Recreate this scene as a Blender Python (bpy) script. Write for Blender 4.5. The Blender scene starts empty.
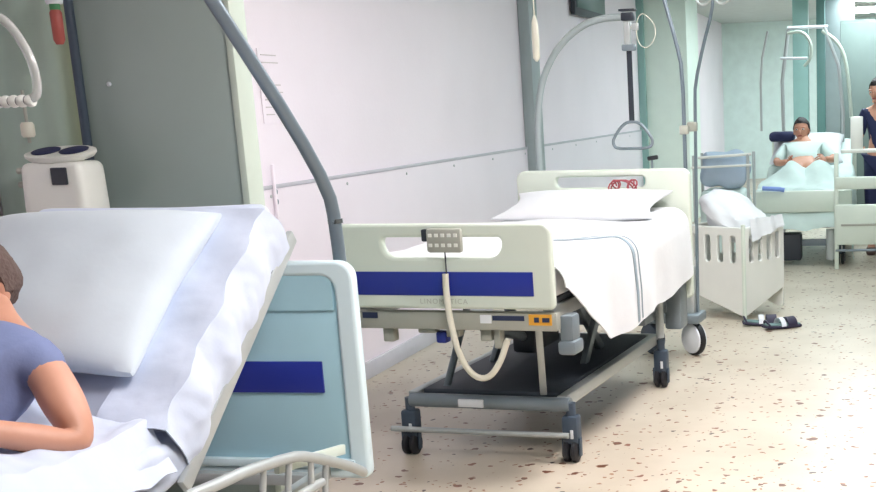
import bpy, bmesh, math, random
from mathutils import Vector, Matrix, noise
random.seed(7)
SC = bpy.context.scene
COL = SC.collection
PI = math.pi

# ------------------------------------------------------------------ materials
def mat(name, col, rough=.5, metal=0, var=.04, scale=6, bump=0, bscale=40, emit=0, alpha=1, trans=0, coat=0, sheen=0):
    m = bpy.data.materials.new(name); m.use_nodes = True
    nt = m.node_tree; b = nt.nodes['Principled BSDF']
    b.inputs['Roughness'].default_value = rough; b.inputs['Metallic'].default_value = metal
    tc = nt.nodes.new('ShaderNodeTexCoord')
    n = nt.nodes.new('ShaderNodeTexNoise'); n.inputs['Scale'].default_value = scale; n.inputs['Detail'].default_value = 3
    nt.links.new(tc.outputs['Object'], n.inputs['Vector'])
    r = nt.nodes.new('ShaderNodeValToRGB')
    r.color_ramp.elements[0].position = .3; r.color_ramp.elements[1].position = .7
    r.color_ramp.elements[0].color = [max(0, c*(1-var)) for c in col]+[1]
    r.color_ramp.elements[1].color = [min(1, c*(1+var)) for c in col]+[1]
    nt.links.new(n.outputs['Fac'], r.inputs['Fac']); nt.links.new(r.outputs['Color'], b.inputs['Base Color'])
    if bump:
        n2 = nt.nodes.new('ShaderNodeTexNoise'); n2.inputs['Scale'].default_value = bscale; n2.inputs['Detail'].default_value = 4
        nt.links.new(tc.outputs['Object'], n2.inputs['Vector'])
        bp = nt.nodes.new('ShaderNodeBump'); bp.inputs['Strength'].default_value = bump; bp.inputs['Distance'].default_value = .02
        nt.links.new(n2.outputs['Fac'], bp.inputs['Height']); nt.links.new(bp.outputs['Normal'], b.inputs['Normal'])
    if emit:
        b.inputs['Emission Color'].default_value = list(col)+[1]; b.inputs['Emission Strength'].default_value = emit
    if alpha < 1: b.inputs['Alpha'].default_value = alpha
    if trans: b.inputs['Transmission Weight'].default_value = trans
    if coat: b.inputs['Coat Weight'].default_value = coat
    if sheen: b.inputs['Sheen Weight'].default_value = sheen
    return m
def S(r, g, b):   # sRGB 0-255 to linear
    f = lambda c: (c/255/12.92) if c/255 < .04045 else ((c/255+.055)/1.055)**2.4
    return (f(r), f(g), f(b))
M = dict(
 wall=mat('wall_paint', S(249, 240, 248), .6, var=.02, scale=1.5, bump=.05),
 wain=mat('wall_lower_paint', S(242, 234, 242), .45, var=.02, scale=1.5),
 divider=mat('grey_green_laminate', S(160, 174, 170), .5, var=.03, scale=2),
 divedge=mat('pale_edge', S(196, 208, 196), .5),
 ceil=mat('ceiling_paint', S(192, 200, 198), .8),
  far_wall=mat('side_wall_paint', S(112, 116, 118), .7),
 cap=mat('capping_strip', S(196, 196, 204), .5),
 endw=mat('end_wall_paint', S(226, 244, 240), .7),
 mint=mat('mint_paint', S(236, 250, 240), .5, var=.02),
 teal=mat('teal_paint', S(146, 184, 180), .5),
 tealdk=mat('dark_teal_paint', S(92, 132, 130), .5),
 pipe=mat('grey_green_paint', S(158, 170, 172), .5),
 cream=mat('cream_plastic', S(216, 226, 214), .35, var=.015),
 rimw=mat('rim_plastic', S(216, 236, 242), .35, var=.015),
 pblue=mat('pale_blue_plastic', S(172, 212, 226), .4, var=.02),
 navy=mat('navy_insert', S(34, 50, 148), .35, var=.05),
 steel=mat('painted_steel', S(186, 192, 192), .35, .3),
 steeld=mat('grey_steel', S(130, 142, 150), .4, .3),
 poleg=mat('grey_pole', S(124, 138, 148), .3, .4),
 chrome=mat('chrome', S(205, 208, 208), .15, 1),
 under_shade=mat('charcoal_under_shade', S(70, 78, 88), .6),  # dark tone picked to deepen the shade beneath the middle bed
 cupb=mat('grey_cupboard_laminate', S(122, 138, 134), .5),
 dark=mat('dark_plastic', S(44, 50, 60), .45),
 black=mat('black_rubber', S(28, 30, 36), .6),
 castor=mat('castor_grey', S(62, 76, 92), .45),
 linen=mat('white_linen', S(222, 225, 229), .9, var=.01, bump=.10, bscale=12, sheen=.2),
 linenb=mat('bluish_linen', S(202, 213, 233), .9, var=.02, bump=.15, bscale=10, sheen=.2),
 linenp=mat('pale_green_linen', S(212, 230, 226), .9, var=.03, bump=.2, bscale=7),
 stripe=mat('grey_stripe', S(140, 156, 166), .9),
 wplast=mat('white_plastic', S(232, 234, 228), .35, var=.015),
 gplast=mat('grey_plastic', S(168, 170, 160), .4),
 cable=mat('cream_cable', S(222, 220, 204), .4),
 orange=mat('orange_label', S(232, 170, 60), .5),
 label=mat('dark_label', S(40, 50, 80), .5),
 whitel=mat('white_label', S(225, 230, 235), .5),
 faint2=mat('faint_grey_print', S(206, 198, 200), .6),
 faint=mat('faint_print', S(186, 192, 182), .6),
 red=mat('red_cord', S(176, 84, 92), .6),
 redb=mat('red_brown_label', S(168, 84, 76), .5),
 green=mat('green_cap', S(70, 140, 90), .5),
 skin=mat('skin', S(206, 152, 128), .5, var=.05, scale=12),
 hairg=mat('greyish_brown_hair', S(96, 78, 72), .7, bump=.5, bscale=60),
 hair=mat('dark_hair', S(34, 26, 28), .6, bump=.5, bscale=60),
 lip=mat('lip', S(170, 96, 92), .5), eyew=mat('eye_white', S(230, 228, 225), .3), iris=mat('iris', S(50, 36, 28), .3),
 gown=mat('blue_grey_gown', S(120, 132, 172), .85, bump=.2, bscale=20),
 navyc=mat('navy_cloth', S(34, 40, 78), .8, bump=.2, bscale=20),
 shoe=mat('brown_shoe', S(92, 70, 66), .6),
 slate=mat('slate_shoe', S(46, 42, 66), .6), slate2=mat('teal_insole', S(110, 140, 140), .7), strap=mat('white_strap', S(225, 228, 235), .5),
 clear=mat('clear_plastic', S(235, 238, 235), .15, trans=.6),
 tvback=mat('dark_green_screen', S(62, 92, 88), .3),
 lamp=mat('lamp_diffuser', (1, 1, 1), .5, emit=0),
)
def floor_mat():
    m = bpy.data.materials.new('terrazzo_floor'); m.use_nodes = True; nt = m.node_tree; N = nt.nodes; L = nt.links
    b = N['Principled BSDF']; b.inputs['Roughness'].default_value = .38
    tc = N.new('ShaderNodeTexCoord')
    nz = N.new('ShaderNodeTexNoise'); nz.inputs['Scale'].default_value = 18; nz.inputs['Detail'].default_value = 2
    L.new(tc.outputs['Object'], nz.inputs['Vector'])
    mx = N.new('ShaderNodeMixRGB'); mx.blend_type = 'ADD'; mx.inputs[0].default_value = .06
    L.new(tc.outputs['Object'], mx.inputs[1]); L.new(nz.outputs['Color'], mx.inputs[2])
    base = N.new('ShaderNodeTexNoise'); base.inputs['Scale'].default_value = 2.2; base.inputs['Detail'].default_value = 5
    L.new(tc.outputs['Object'], base.inputs['Vector'])
    rb = N.new('ShaderNodeValToRGB'); rb.color_ramp.elements[0].color = list(S(192, 180, 162))+[1]; rb.color_ramp.elements[1].color = list(S(205, 194, 177))+[1]
    rb.color_ramp.elements[0].position = .35; rb.color_ramp.elements[1].position = .65
    L.new(base.outputs['Fac'], rb.inputs['Fac'])
    prev = rb.outputs['Color']
    for sc, thr, size, colr, ang in ((9.0, .72, .19, S(104, 58, 30), 0), (15.0, .76, .21, S(126, 74, 42), 1), (24.0, .78, .24, S(150, 104, 70), 2), (17.0, .90, .22, S(52, 32, 24), 3)):
        mp = N.new('ShaderNodeMapping'); mp.inputs['Rotation'].default_value = (0, 0, ang); mp.inputs['Location'].default_value = (ang*3.7, ang*1.3, 0)
        L.new(mx.outputs[0], mp.inputs['Vector'])
        v = N.new('ShaderNodeTexVoronoi'); v.voronoi_dimensions = '2D'; v.inputs['Scale'].default_value = sc
        L.new(mp.outputs[0], v.inputs['Vector'])
        sep = N.new('ShaderNodeSeparateColor'); L.new(v.outputs['Color'], sep.inputs[0])
        g = N.new('ShaderNodeMath'); g.operation = 'GREATER_THAN'; g.inputs[1].default_value = thr; L.new(sep.outputs[0], g.inputs[0])
        sz = N.new('ShaderNodeMath'); sz.operation = 'MULTIPLY'; sz.inputs[1].default_value = size; L.new(sep.outputs[1], sz.inputs[0])
        l = N.new('ShaderNodeMath'); l.operation = 'LESS_THAN'; L.new(v.outputs['Distance'], l.inputs[0]); L.new(sz.outputs[0], l.inputs[1])
        a = N.new('ShaderNodeMath'); a.operation = 'MULTIPLY'; L.new(g.outputs[0], a.inputs[0]); L.new(l.outputs[0], a.inputs[1])
        c = N.new('ShaderNodeMixRGB'); c.inputs[2].default_value = list(colr)+[1]; L.new(a.outputs[0], c.inputs[0]); L.new(prev, c.inputs[1]); prev = c.outputs[0]
    L.new(prev, b.inputs['Base Color'])
    return m
M['floor'] = floor_mat()
def curtain_mat():
    m = mat('striped_curtain', S(140, 158, 140), .9); nt = m.node_tree; N = nt.nodes; L = nt.links
    b = N['Principled BSDF']; tc = N.new('ShaderNodeTexCoord'); sp = N.new('ShaderNodeSeparateXYZ'); L.new(tc.outputs['Object'], sp.inputs[0])
    r = N.new('ShaderNodeValToRGB'); r.color_ramp.interpolation = 'LINEAR'
    mr = N.new('ShaderNodeMapRange'); mr.inputs[1].default_value = -.62; mr.inputs[2].default_value = 0; L.new(sp.outputs[1], mr.inputs[0])
    cs = [(0, (168, 188, 178)), (.12, (186, 204, 164)), (.2, (150, 176, 200)), (.3, (146, 172, 190)), (.36, (190, 206, 168)), (.48, (178, 198, 184)), (1, (172, 192, 184))]
    while len(r.color_ramp.elements) < len(cs): r.color_ramp.elements.new(.5)
    for e, (p_, c) in zip(r.color_ramp.elements, cs): e.position = p_; e.color = list(S(*c))+[1]
    L.new(mr.outputs[0], r.inputs[0]); L.new(r.outputs[0], b.inputs['Base Color'])
    return m

# ------------------------------------------------------------------ mesh helpers
def rotm(v, ang): return Matrix.Rotation(ang, 3, v)
class MB:
    def __init__(s): s.bm = bmesh.new()
    def box(s, c, d, rz=0, bev=.004, m=None):
        r = bmesh.ops.create_cube(s.bm, size=1)['verts']
        for v in r: v.co = Vector((v.co.x*d[0], v.co.y*d[1], v.co.z*d[2]))
        if bev and min(d) > bev*2.2:
            es = list({e for v in r for e in v.link_edges})
            o = bmesh.ops.bevel(s.bm, geom=es, offset=bev, segments=2, affect='EDGES', profile=.5)
            r = list({v for f in o['faces'] for v in f.verts} | {v for v in r if v.is_valid})
        R = Matrix.Rotation(rz, 3, 'Z') if m is None else m
        for v in r: v.co = R @ v.co + Vector(c)
        return s
    def beam(s, a, b, w, h, bev=.004):   # rectangular bar from a to b; h measured close to vertical
        a, b = Vector(a), Vector(b); d = (b-a); L = d.length; x = d.normalized()
        up = Vector((0, 0, 1)) if abs(x.z) < .95 else Vector((1, 0, 0))
        y = up.cross(x).normalized(); z = x.cross(y)
        R = Matrix((x, y, z)).transposed()
        return s.box((a+b)/2, (L, w, h), bev=bev, m=R)
    def tube(s, pts, r, seg=12, smooth=0, closed=False, rr=None):
        P = [Vector(q) for q in pts]
        for _ in range(smooth):
            Q = [] if closed else [P[0]]
            n = len(P)
            for i in range(n if closed else n-1):
                a, b = P[i], P[(i+1) % n]; Q += [a*.75+b*.25, a*.25+b*.75]
            if not closed: Q.append(P[-1])
            P = Q
        n = len(P); rings = []; prev = None
        for i in range(n):
            if closed: t = (P[(i+1) % n]-P[i-1]).normalized()
            else: t = (P[min(i+1, n-1)]-P[max(i-1, 0)]).normalized()
            if prev is None:
                u = t.orthogonal().normalized()
            else:
                u = (prev - t*prev.dot(t)).normalized()
            prev = u; w = t.cross(u)
            R = r if rr is None else rr[0]+(rr[1]-rr[0])*i/(n-1)
            rings.append([s.bm.verts.new(P[i]+(u*math.cos(2*PI*k/seg)+w*math.sin(2*PI*k/seg))*R) for k in range(seg)])
        for i in range(n if closed else n-1):
            A, B = rings[i], rings[(i+1) % n]
            for k in range(seg):
                try: s.bm.faces.new((A[k], A[(k+1) % seg], B[(k+1) % seg], B[k]))
                except ValueError: pass
        if not closed:
            s.bm.faces.new(rings[0][::-1]); s.bm.faces.new(rings[-1])
        return s
    def cyl(s, a, b, r, seg=20, r2=None):
        return s.tube([a, b], r, seg, rr=(r, r2) if r2 is not None else None)
    def lathe(s, c, prof, axis='Z', seg=24):
        rings = []
        for r, h in prof:
            ring = []
            for k in range(seg):
                a = 2*PI*k/seg; x, y = r*math.cos(a), r*math.sin(a)
                q = {'Z': (x, y, h), 'Y': (x, h, y), 'X': (h, x, y)}[axis]
                ring.append(s.bm.verts.new(Vector(c)+Vector(q)))
            rings.append(ring)
        for A, B in zip(rings, rings[1:]):
            for k in range(seg): s.bm.faces.new((A[k], A[(k+1) % seg], B[(k+1) % seg], B[k]))
        s.bm.faces.new(rings[0][::-1]); s.bm.faces.new(rings[-1])
        return s
    def ell(s, c, d, seg=20, fn=None, m=None):
        r = bmesh.ops.create_uvsphere(s.bm, u_segments=seg, v_segments=max(8, seg*2//3), radius=1)['verts']
        for v in r:
            q = Vector((v.co.x*d[0], v.co.y*d[1], v.co.z*d[2]))
            if fn: q = fn(q)
            if m is not None: q = m @ q
            v.co = q+Vector(c)
        return s
    def soft(s, d, rad, fn, n=(20, 20, 6)):   # rounded box on a lattice, then mapped by fn(Vector)->Vector
        hx, hy, hz = [q/2 for q in d]; cache = {}
        def V(i, j, k):
            key = (i, j, k)
            if key not in cache:
                q = Vector((-hx+2*hx*i/n[0], -hy+2*hy*j/n[1], -hz+2*hz*k/n[2]))
                c = Vector((max(-hx+rad, min(hx-rad, q.x)), max(-hy+rad, min(hy-rad, q.y)), max(-hz+min(rad, hz), min(hz-min(rad, hz), q.z))))
                e = q-c
                if e.length > 1e-9:
                    mx = max(abs(e.x), abs(e.y), abs(e.z)); e = e.normalized()*mx
                cache[key] = s.bm.verts.new(fn(c+e))
            return cache[key]
        nx, ny, nz = n
        def q4(*a):
            try: s.bm.faces.new(a)
            except ValueError: pass
        for i in range(nx):
            for j in range(ny):
                q4(V(i, j, 0), V(i, j+1, 0), V(i+1, j+1, 0), V(i+1, j, 0)); q4(V(i, j, nz), V(i+1, j, nz), V(i+1, j+1, nz), V(i, j+1, nz))
        for i in range(nx):
            for k in range(nz):
                q4(V(i, 0, k), V(i+1, 0, k), V(i+1, 0, k+1), V(i, 0, k+1)); q4(V(i, ny, k), V(i, ny, k+1), V(i+1, ny, k+1), V(i+1, ny, k))
        for j in range(ny):
            for k in range(nz):
                q4(V(0, j, k), V(0, j, k+1), V(0, j+1, k+1), V(0, j+1, k)); q4(V(nx, j, k), V(nx, j+1, k), V(nx, j+1, k+1), V(nx, j, k+1))
        return s
    def grid(s, nu, nv, fn, thick=.008):
        top = [[Vector(fn(i/nu, j/nv)) for j in range(nv+1)] for i in range(nu+1)]
        nor = [[None]*(nv+1) for _ in range(nu+1)]
        for i in range(nu+1):
            for j in range(nv+1):
                a = top[min(i+1, nu)][j]-top[max(i-1, 0)][j]; b = top[i][min(j+1, nv)]-top[i][max(j-1, 0)]
                c = a.cross(b); nor[i][j] = c.normalized() if c.length > 1e-9 else Vector((0, 0, 1))
        A = [[s.bm.verts.new(top[i][j]) for j in range(nv+1)] for i in range(nu+1)]
        B = [[s.bm.verts.new(top[i][j]-nor[i][j]*thick) for j in range(nv+1)] for i in range(nu+1)]
        for i in range(nu):
            for j in range(nv):
                s.bm.faces.new((A[i][j], A[i+1][j], A[i+1][j+1], A[i][j+1])); s.bm.faces.new((B[i][j], B[i][j+1], B[i+1][j+1], B[i+1][j]))
        for i in range(nu):
            s.bm.faces.new((A[i][0], B[i][0], B[i+1][0], A[i+1][0])); s.bm.faces.new((A[i][nv], A[i+1][nv], B[i+1][nv], B[i][nv]))
        for j in range(nv):
            s.bm.faces.new((A[0][j], A[0][j+1], B[0][j+1], B[0][j])); s.bm.faces.new((A[nu][j], B[nu][j], B[nu][j+1], A[nu][j+1]))
        return s
    def build(s, name, m, parent=None, off=None, smooth=True):
        if off is not None:
            for v in s.bm.verts: v.co -= Vector(off)
        bmesh.ops.recalc_face_normals(s.bm, faces=s.bm.faces[:])
        me = bpy.data.meshes.new(name); s.bm.to_mesh(me); s.bm.free()
        return link(name, me, m, parent, smooth)
def link(name, me, m, parent=None, smooth=True):
    o = bpy.data.objects.new(name, me); COL.objects.link(o)
    if m is not None:
        for mm in (m if isinstance(m, (list, tuple)) else [m]): me.materials.append(mm)
    if smooth:
        for p_ in me.polygons: p_.use_smooth = True
        try: me.set_sharp_from_angle(angle=math.radians(40))
        except Exception: pass
    if parent: o.parent = parent
    return o
def to_mesh(o):
    dg = bpy.context.evaluated_depsgraph_get()
    me = bpy.data.meshes.new_from_object(o.evaluated_get(dg)); bpy.data.objects.remove(o); return me
def rrect(x0, y0, x1, y1, r, n=6):
    r = [r]*4 if not isinstance(r, (list, tuple)) else r   # bl, br, tr, tl
    P = []
    for (cx, cy, a, q) in ((x0+r[0], y0+r[0], PI, r[0]), (x1-r[1], y0+r[1], 1.5*PI, r[1]), (x1-r[2], y1-r[2], 0, r[2]), (x0+r[3], y1-r[3], .5*PI, r[3])):
        for k in range(n+1): P.append((cx+q*math.cos(a+k*PI/2/n), cy+q*math.sin(a+k*PI/2/n)))
    return P
def board_mesh(name, outline, holes, th, bev):
    # 2D outline drawn in (horizontal, vertical); result stands in the local YZ plane, thickness along X
    cu = bpy.data.curves.new(name, 'CURVE'); cu.dimensions = '2D'; cu.fill_mode = 'BOTH'; cu.extrude = max(0, th/2-bev); cu.bevel_depth = bev; cu.bevel_resolution = 2; cu.offset = -bev
    for loop in [outline]+holes:
        sp = cu.splines.new('POLY'); sp.points.add(len(loop)-1); sp.use_cyclic_u = True
        for q, (x, y) in zip(sp.points, loop): q.co = (x, y, 0, 1)
    o = bpy.data.objects.new(name, cu); COL.objects.link(o)
    bpy.context.view_layer.update()
    me = to_mesh(o)
    me.transform(Matrix(((0, 0, 1, 0), (1, 0, 0, 0), (0, 1, 0, 0), (0, 0, 0, 1))))
    return me
def text_mesh(txt, size):
    cu = bpy.data.curves.new('t', 'FONT'); cu.body = txt; cu.size = size; cu.extrude = .0008; cu.align_x = 'CENTER'; cu.space_character = 1.25
    o = bpy.data.objects.new('t', cu); COL.objects.link(o); bpy.context.view_layer.update(); return to_mesh(o)
def tag(o, label=None, cat=None, group=None, kind=None):
    if label: o['label'] = label
    if cat: o['category'] = cat
    if group: o['group'] = group
    if kind: o['kind'] = kind
    return o
def thing(name, label, cat, loc=(0, 0, 0), rz=0, group=None):
    o = bpy.data.objects.new(name, None); COL.objects.link(o); o.location = loc; o.rotation_euler = (0, 0, rz); o.empty_display_size = .1
    return tag(o, label, cat, group)
def struct(name, mb, m): return tag(mb.build(name, m), kind='structure')
def wob(q, amp, sc, seed=0):
    return noise.noise(Vector(q)*sc+Vector((seed, seed*1.7, 0)))*amp
def copy_tree(o, parent=None):
    c = o.copy(); COL.objects.link(c); c.parent = parent
    for ch in list(o.children): copy_tree(ch, c)
    return c

# ------------------------------------------------------------------ the setting
XE = 24.0; CZ = 2.95; YR = -2.2; XB = -3.0
struct('floor', MB().box(((XE+XB)/2, .7, -.05), (XE-XB+1, 7.4, .1), bev=0), M['floor'])
struct('ceiling', MB().box(((XE+XB)/2, .7, CZ+.05), (XE-XB+1, 7.4, .1), bev=0), M['ceil'])
struct('wall_left', MB().box((4.42+(XE-4.42)/2, 3.1, CZ/2), (XE-4.42, .2, CZ), bev=0), M['wall'])
struct('wall_recess', MB().box((.7, 3.5, CZ/2), (7.6, .2, CZ), bev=0), M['wall'])
struct('wall_right', MB().box(((XE+XB)/2, YR-.1, CZ/2), (XE-XB, .2, CZ), bev=0), M['far_wall'])
struct('wall_end', MB().box((XE+.1, .4, CZ/2), (.2, 5.6, CZ), bev=0), M['endw'])
struct('wall_back', MB().box((XB-.1, .7, CZ/2), (.2, 6.2, CZ), bev=0), M['far_wall'])
# lower wall sheet with its capping strip and screw heads
struct('trim_1', MB().box((4.42+5.55, 2.992, .62), (11.1, .016, 1.14), bev=.003), M['wain'])
rail = struct('trim_2', MB().box((4.42+5.55, 2.982, 1.19), (11.1, .008, .02), bev=.002), M['cap'])
for k in range(26):
    x = 5.67+k*.9
    if x > 15: break
    MB().lathe((x, 2.984, 1.145), [(.009, 0), (.009, -.003), (.005, -.005)], 'Y', 10).build('screw_head', M['steel'], rail)
struct('baseboard_left', MB().box((4.42+5.55, 2.98, .05), (11.1, .03, .1), bev=.004), M['cap'])
# columns
struct('trim_3', MB().box((10.37, 2.95, CZ/2), (.26, .1, CZ), bev=.01), M['pipe'])
struct('trim_4', MB().box((16.0, 2.69, CZ/2), (1.0, .62, CZ), bev=.01), M['mint'])
struct('trim_5', MB().box((15.47, 2.96, CZ/2), (.06, .1, CZ), bev=.01), M['teal'])
struct('trim_6', MB().box((18, 1.12, CZ/2), (.2, .22, CZ), bev=.01), M['teal'])
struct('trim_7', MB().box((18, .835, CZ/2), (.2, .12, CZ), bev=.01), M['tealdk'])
struct('trim_8', MB().box((18.3, .62, CZ/2), (.1, .5, CZ), bev=.01), M['pipe'])

# divider panel near bed, screen, curtain
t = thing('partition_panel', 'tall plain grey-green partition panel with pale edge behind the near bed', 'partition', (4.36, 2.88, 0))
MB().box((0, .01, CZ/2-.01), (.09, 1.02, CZ-.03), bev=.004).build('panel', M['divider'], t)
MB().box((.0, -.515, CZ/2-.01), (.12, .03, CZ-.03), bev=.008).build('edge_strip', M['divedge'], t)
MB().lathe((-.045, .0, 1.675), [(.009, 0), (.009, -.006), (.006, -.01)], 'X', 12).build('wall_plug', M['whitel'], t)
cm = curtain_mat()
def cur(u, v): y = 3.39-.44*(1-u)-.0; return (4.27+.005*math.sin(u*20), 2.99+.39*u, .12+2.76*v)
c = MB().grid(60, 6, cur, .003).build('curtain', cm, off=(4.27, 3.385, 0)); c.location = (4.27, 3.385, 0)
tag(c, 'striped grey-green curtain hanging at the left edge behind the near bed', 'curtain')

# ceiling lights
def lamp_mat(name, col, st):
    m = mat(name, (1, 1, 1), .5); b = m.node_tree.nodes['Principled BSDF']
    b.inputs['Emission Color'].default_value = list(col)+[1]; b.inputs['Emission Strength'].default_value = st; return m
def LM(i, warm, st): return lamp_mat('tube_diffuser_%s' % 'abcdefghij'[i], (1, .935, .93) if warm else (.84, .97, 1), st)
lights = [(2.4, .2, LM(0, 1, 36)), (5.1, .3, LM(1, 1, 37)), (7.8, .3, LM(2, 0, 19)), (10.5, .2, LM(3, 0, 11)), (13.2, .2, LM(4, 0, 22)), (15.9, .2, LM(5, 0, 28)), (18.6, .2, LM(6, 0, 30)), (21.3, .2, LM(7, 0, 36))]
for i, (x, y, m) in enumerate(lights):
    L = thing('ceiling_light', 'rectangular fluorescent ceiling light above the corridor', 'light', (x, y, CZ), group='ceiling lights along the corridor')
    MB().box((0, 0, -.02), (1.3, .66, .04), bev=.004).build('housing', M['wplast'], L)
    MB().box((0, 0, -.045), (1.22, .58, .012), bev=.003).build('diffuser', m, L)

# ------------------------------------------------------------------ castor
def castor(parent, x, y, r=.05, m=None, name='castor'):
    c = MB(); c.cyl((x, y, r*2.0), (x, y, r*5.3), .022); c.box((x, y, r*2.9), (.066, .075, r*2.6), bev=.014)
    for s in (-1, 1): c.box((x-.008, y+s*.040, r*1.35), (.03, .008, r*1.7), bev=.003)
    o = c.build(name, M['castor'], parent)
    w = MB()
    for s in (-1, 1): w.lathe((x-.01, y+s*.019, r), [(r*.8, -.014), (r, -.008), (r, .008), (r*.8, .014), (r*.3, .015)], 'Y', 22)
    w.build('wheel', M['black'], o)
    MB().box((x-.036, y-.012, r*2.6), (.006, .014, .04), bev=.002).build('brake_tab', M['whitel'], o)
    return o

# ------------------------------------------------------------------ empty bed in the middle
BX, BY, BR = 4.739, 1.765, -.105
bed = thing('hospital_bed', 'empty hospital bed with cream boards and navy insert, made up with white sheets', 'bed', (BX, BY, 0), BR)
W = .482
ol = rrect(-W, .735, W, 1.085, [.02, .02, .045, .045])
# raised corner block at the lower corridor side, handle slot cut in
slot = rrect(-.27, .945, .265, 1.03, [.06, .06, .02, .02])[::-1]
fb = link('footboard', board_mesh('fb', ol, [slot], .045, .012), M['cream'], bed)
ins = MB().box((-.0245, .205, .84), (.006, .40, .094), bev=.002).box((-.0245, -.215, .84), (.006, .36, .094), bev=.002)
MB().box((-.0235, 0, .84), (.006, .80, .098), bev=.002).build('insert', M['navy'], fb)
tm = text_mesh('LINOMATICA', .030); tm.transform(Matrix(((0, 0, -1, -.0245), (-1, 0, 0, 0), (0, 1, 0, .757), (0, 0, 0, 1)))); link('lettering', tm, M['faint'], fb, False)
HB = 2.054
hol = rrect(-W-.035, .45, W+.03, 1.175, [.03, .03, .05, .05])
hs = rrect(-.26, 1.075, .27, 1.135, [.03, .03, .02, .02])[::-1]
hb = link('headboard', board_mesh('hb', hol, [hs], .045, .012), M['cream'], bed); hb.location = (HB, 0, 0)
# deck
MB().box((.03, -.02, .68), (.05, .92, .075), bev=.006).build('end_bar', M['gplast'], bed)
d = MB(); d.box((1.04, .42, .70), (1.96, .04, .06)); d.box((1.04, -.42, .70), (1.96, .04, .06))
for x in (.35, .75, 1.2, 1.65, 1.98): d.box((x, 0, .70), (.05, .84, .05))
d.build('deck_frame', M['steel'], bed)
MB().box((1.05, 0, .745), (1.95, .86, .025), bev=.008).build('deck_plate', M['under_shade'], bed)
for s in (-1,):
    cb = MB(); cb.box((.10, s*.50, .645), (.09, .06, .11), bev=.012); cb.box((.10, s*.50, .565), (.11, .08, .06), bev=.015); cb.build('corner_bumper', M['steeld'], bed)
MB().box((.004, -.41, .69), (.004, .10, .045), bev=0).build('label_plate', M['orange'], bed)
lp = MB(); lp.box((.0, -.435, .69), (.004, .03, .018), bev=0).box((.0, -.395, .69), (.004, .02, .02), bev=0).build('label_print', M['label'], bed)
MB().box((.004, -.27, .695), (.004, .14, .02), bev=0).build('label_strip', M['label'], bed)
MB().box((.004, -.17, .69), (.004, .05, .035), bev=0).build('label_plate', M['whitel'], bed)
MB().box((.004, .36, .70), (.004, .07, .025), bev=0).build('label_strip', M['label'], bed)
# brackets beneath the end bar
for y, w_, h_ in ((.30, .05, .06), (-.15, .05, .05), (-.2, .03, .08), (.0, .06, .035), (.12, .08, .02)):
    MB().box((.06, y, .64-h_/2), (.05, w_, h_), bev=.006).build('bracket', M['gplast'], bed)
MB().box((.07, .06, .60), (.05, .05, .05), bev=.01).build('bracket', M['navy'], bed)
# lower chassis
MB().tube([(.32, .37, .255), (.32, -.40, .255)], .032, 14).build('front_crossbar', M['steeld'], bed)
MB().box((.285, .06, .255), (.012, .12, .035), bev=.002).build('label_plate', M['whitel'], bed)
MB().tube([(.28, .46, .125), (.28, -.40, .125)], .013, 10).build('pedal_bar', M['steel'], bed)
for y in (-.36, .36): MB().beam((.32, y, .265), (1.75, y, .265), .045, .055).build('side_rail', M['steel'], bed)
MB().beam((1.75, -.38, .265), (1.75, .38, .265), .05, .055).build('rear_crossbar', M['steel'], bed)
for x in (.32, 1.75):
    for y in (-.40, .38): castor(bed, x, y)
# lifting arms and columns
MB().beam((.36, -.26, .29), (.20, -.32, .64), .03, .022).build('lifting_arm', M['steel'], bed)
MB().beam((.42, .24, .29), (.75, .24, .68), .03, .022).build('lifting_arm', M['steeld'], bed)
for y in (-.24, .24):
    MB().beam((.95, y, .29), (1.35, y, .67), .03, .05).build('scissor_arm', M['steeld'], bed); MB().beam((1.35, y*.8, .29), (.95, y*.8, .67), .03, .05).build('scissor_arm', M['steeld'], bed)
MB().box((1.04, 0, .285), (1.36, .66, .03), bev=.01).build('added_shade_plate', M['under_shade'], bed)  # added plate, not a known bed part; stands in for the shade underneath
MB().box((.95, 0, .44), (.34, .12, .12), bev=.02).build('motor_housing', M['dark'], bed)
MB().tube([(.80, 0, .46), (.35, 0, .58)], .022, 12).build('actuator', M['steeld'], bed)
MB().tube([(1.68, -.42, .29), (1.68, -.42, .70)], .022, 12).build('support_post', M['steel'], bed)
MB().box((1.98, -.43, .50), (.14, .10, .42), bev=.015).build('support_post', M['steeld'], bed)
MB().box((1.98, .30, .50), (.14, .10, .42), bev=.015).build('support_post', M['steeld'], bed)
MB().box((1.75, -.12, .42), (.5, .55, .07), bev=.01).build('under_tray', M['steeld'], bed)
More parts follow.
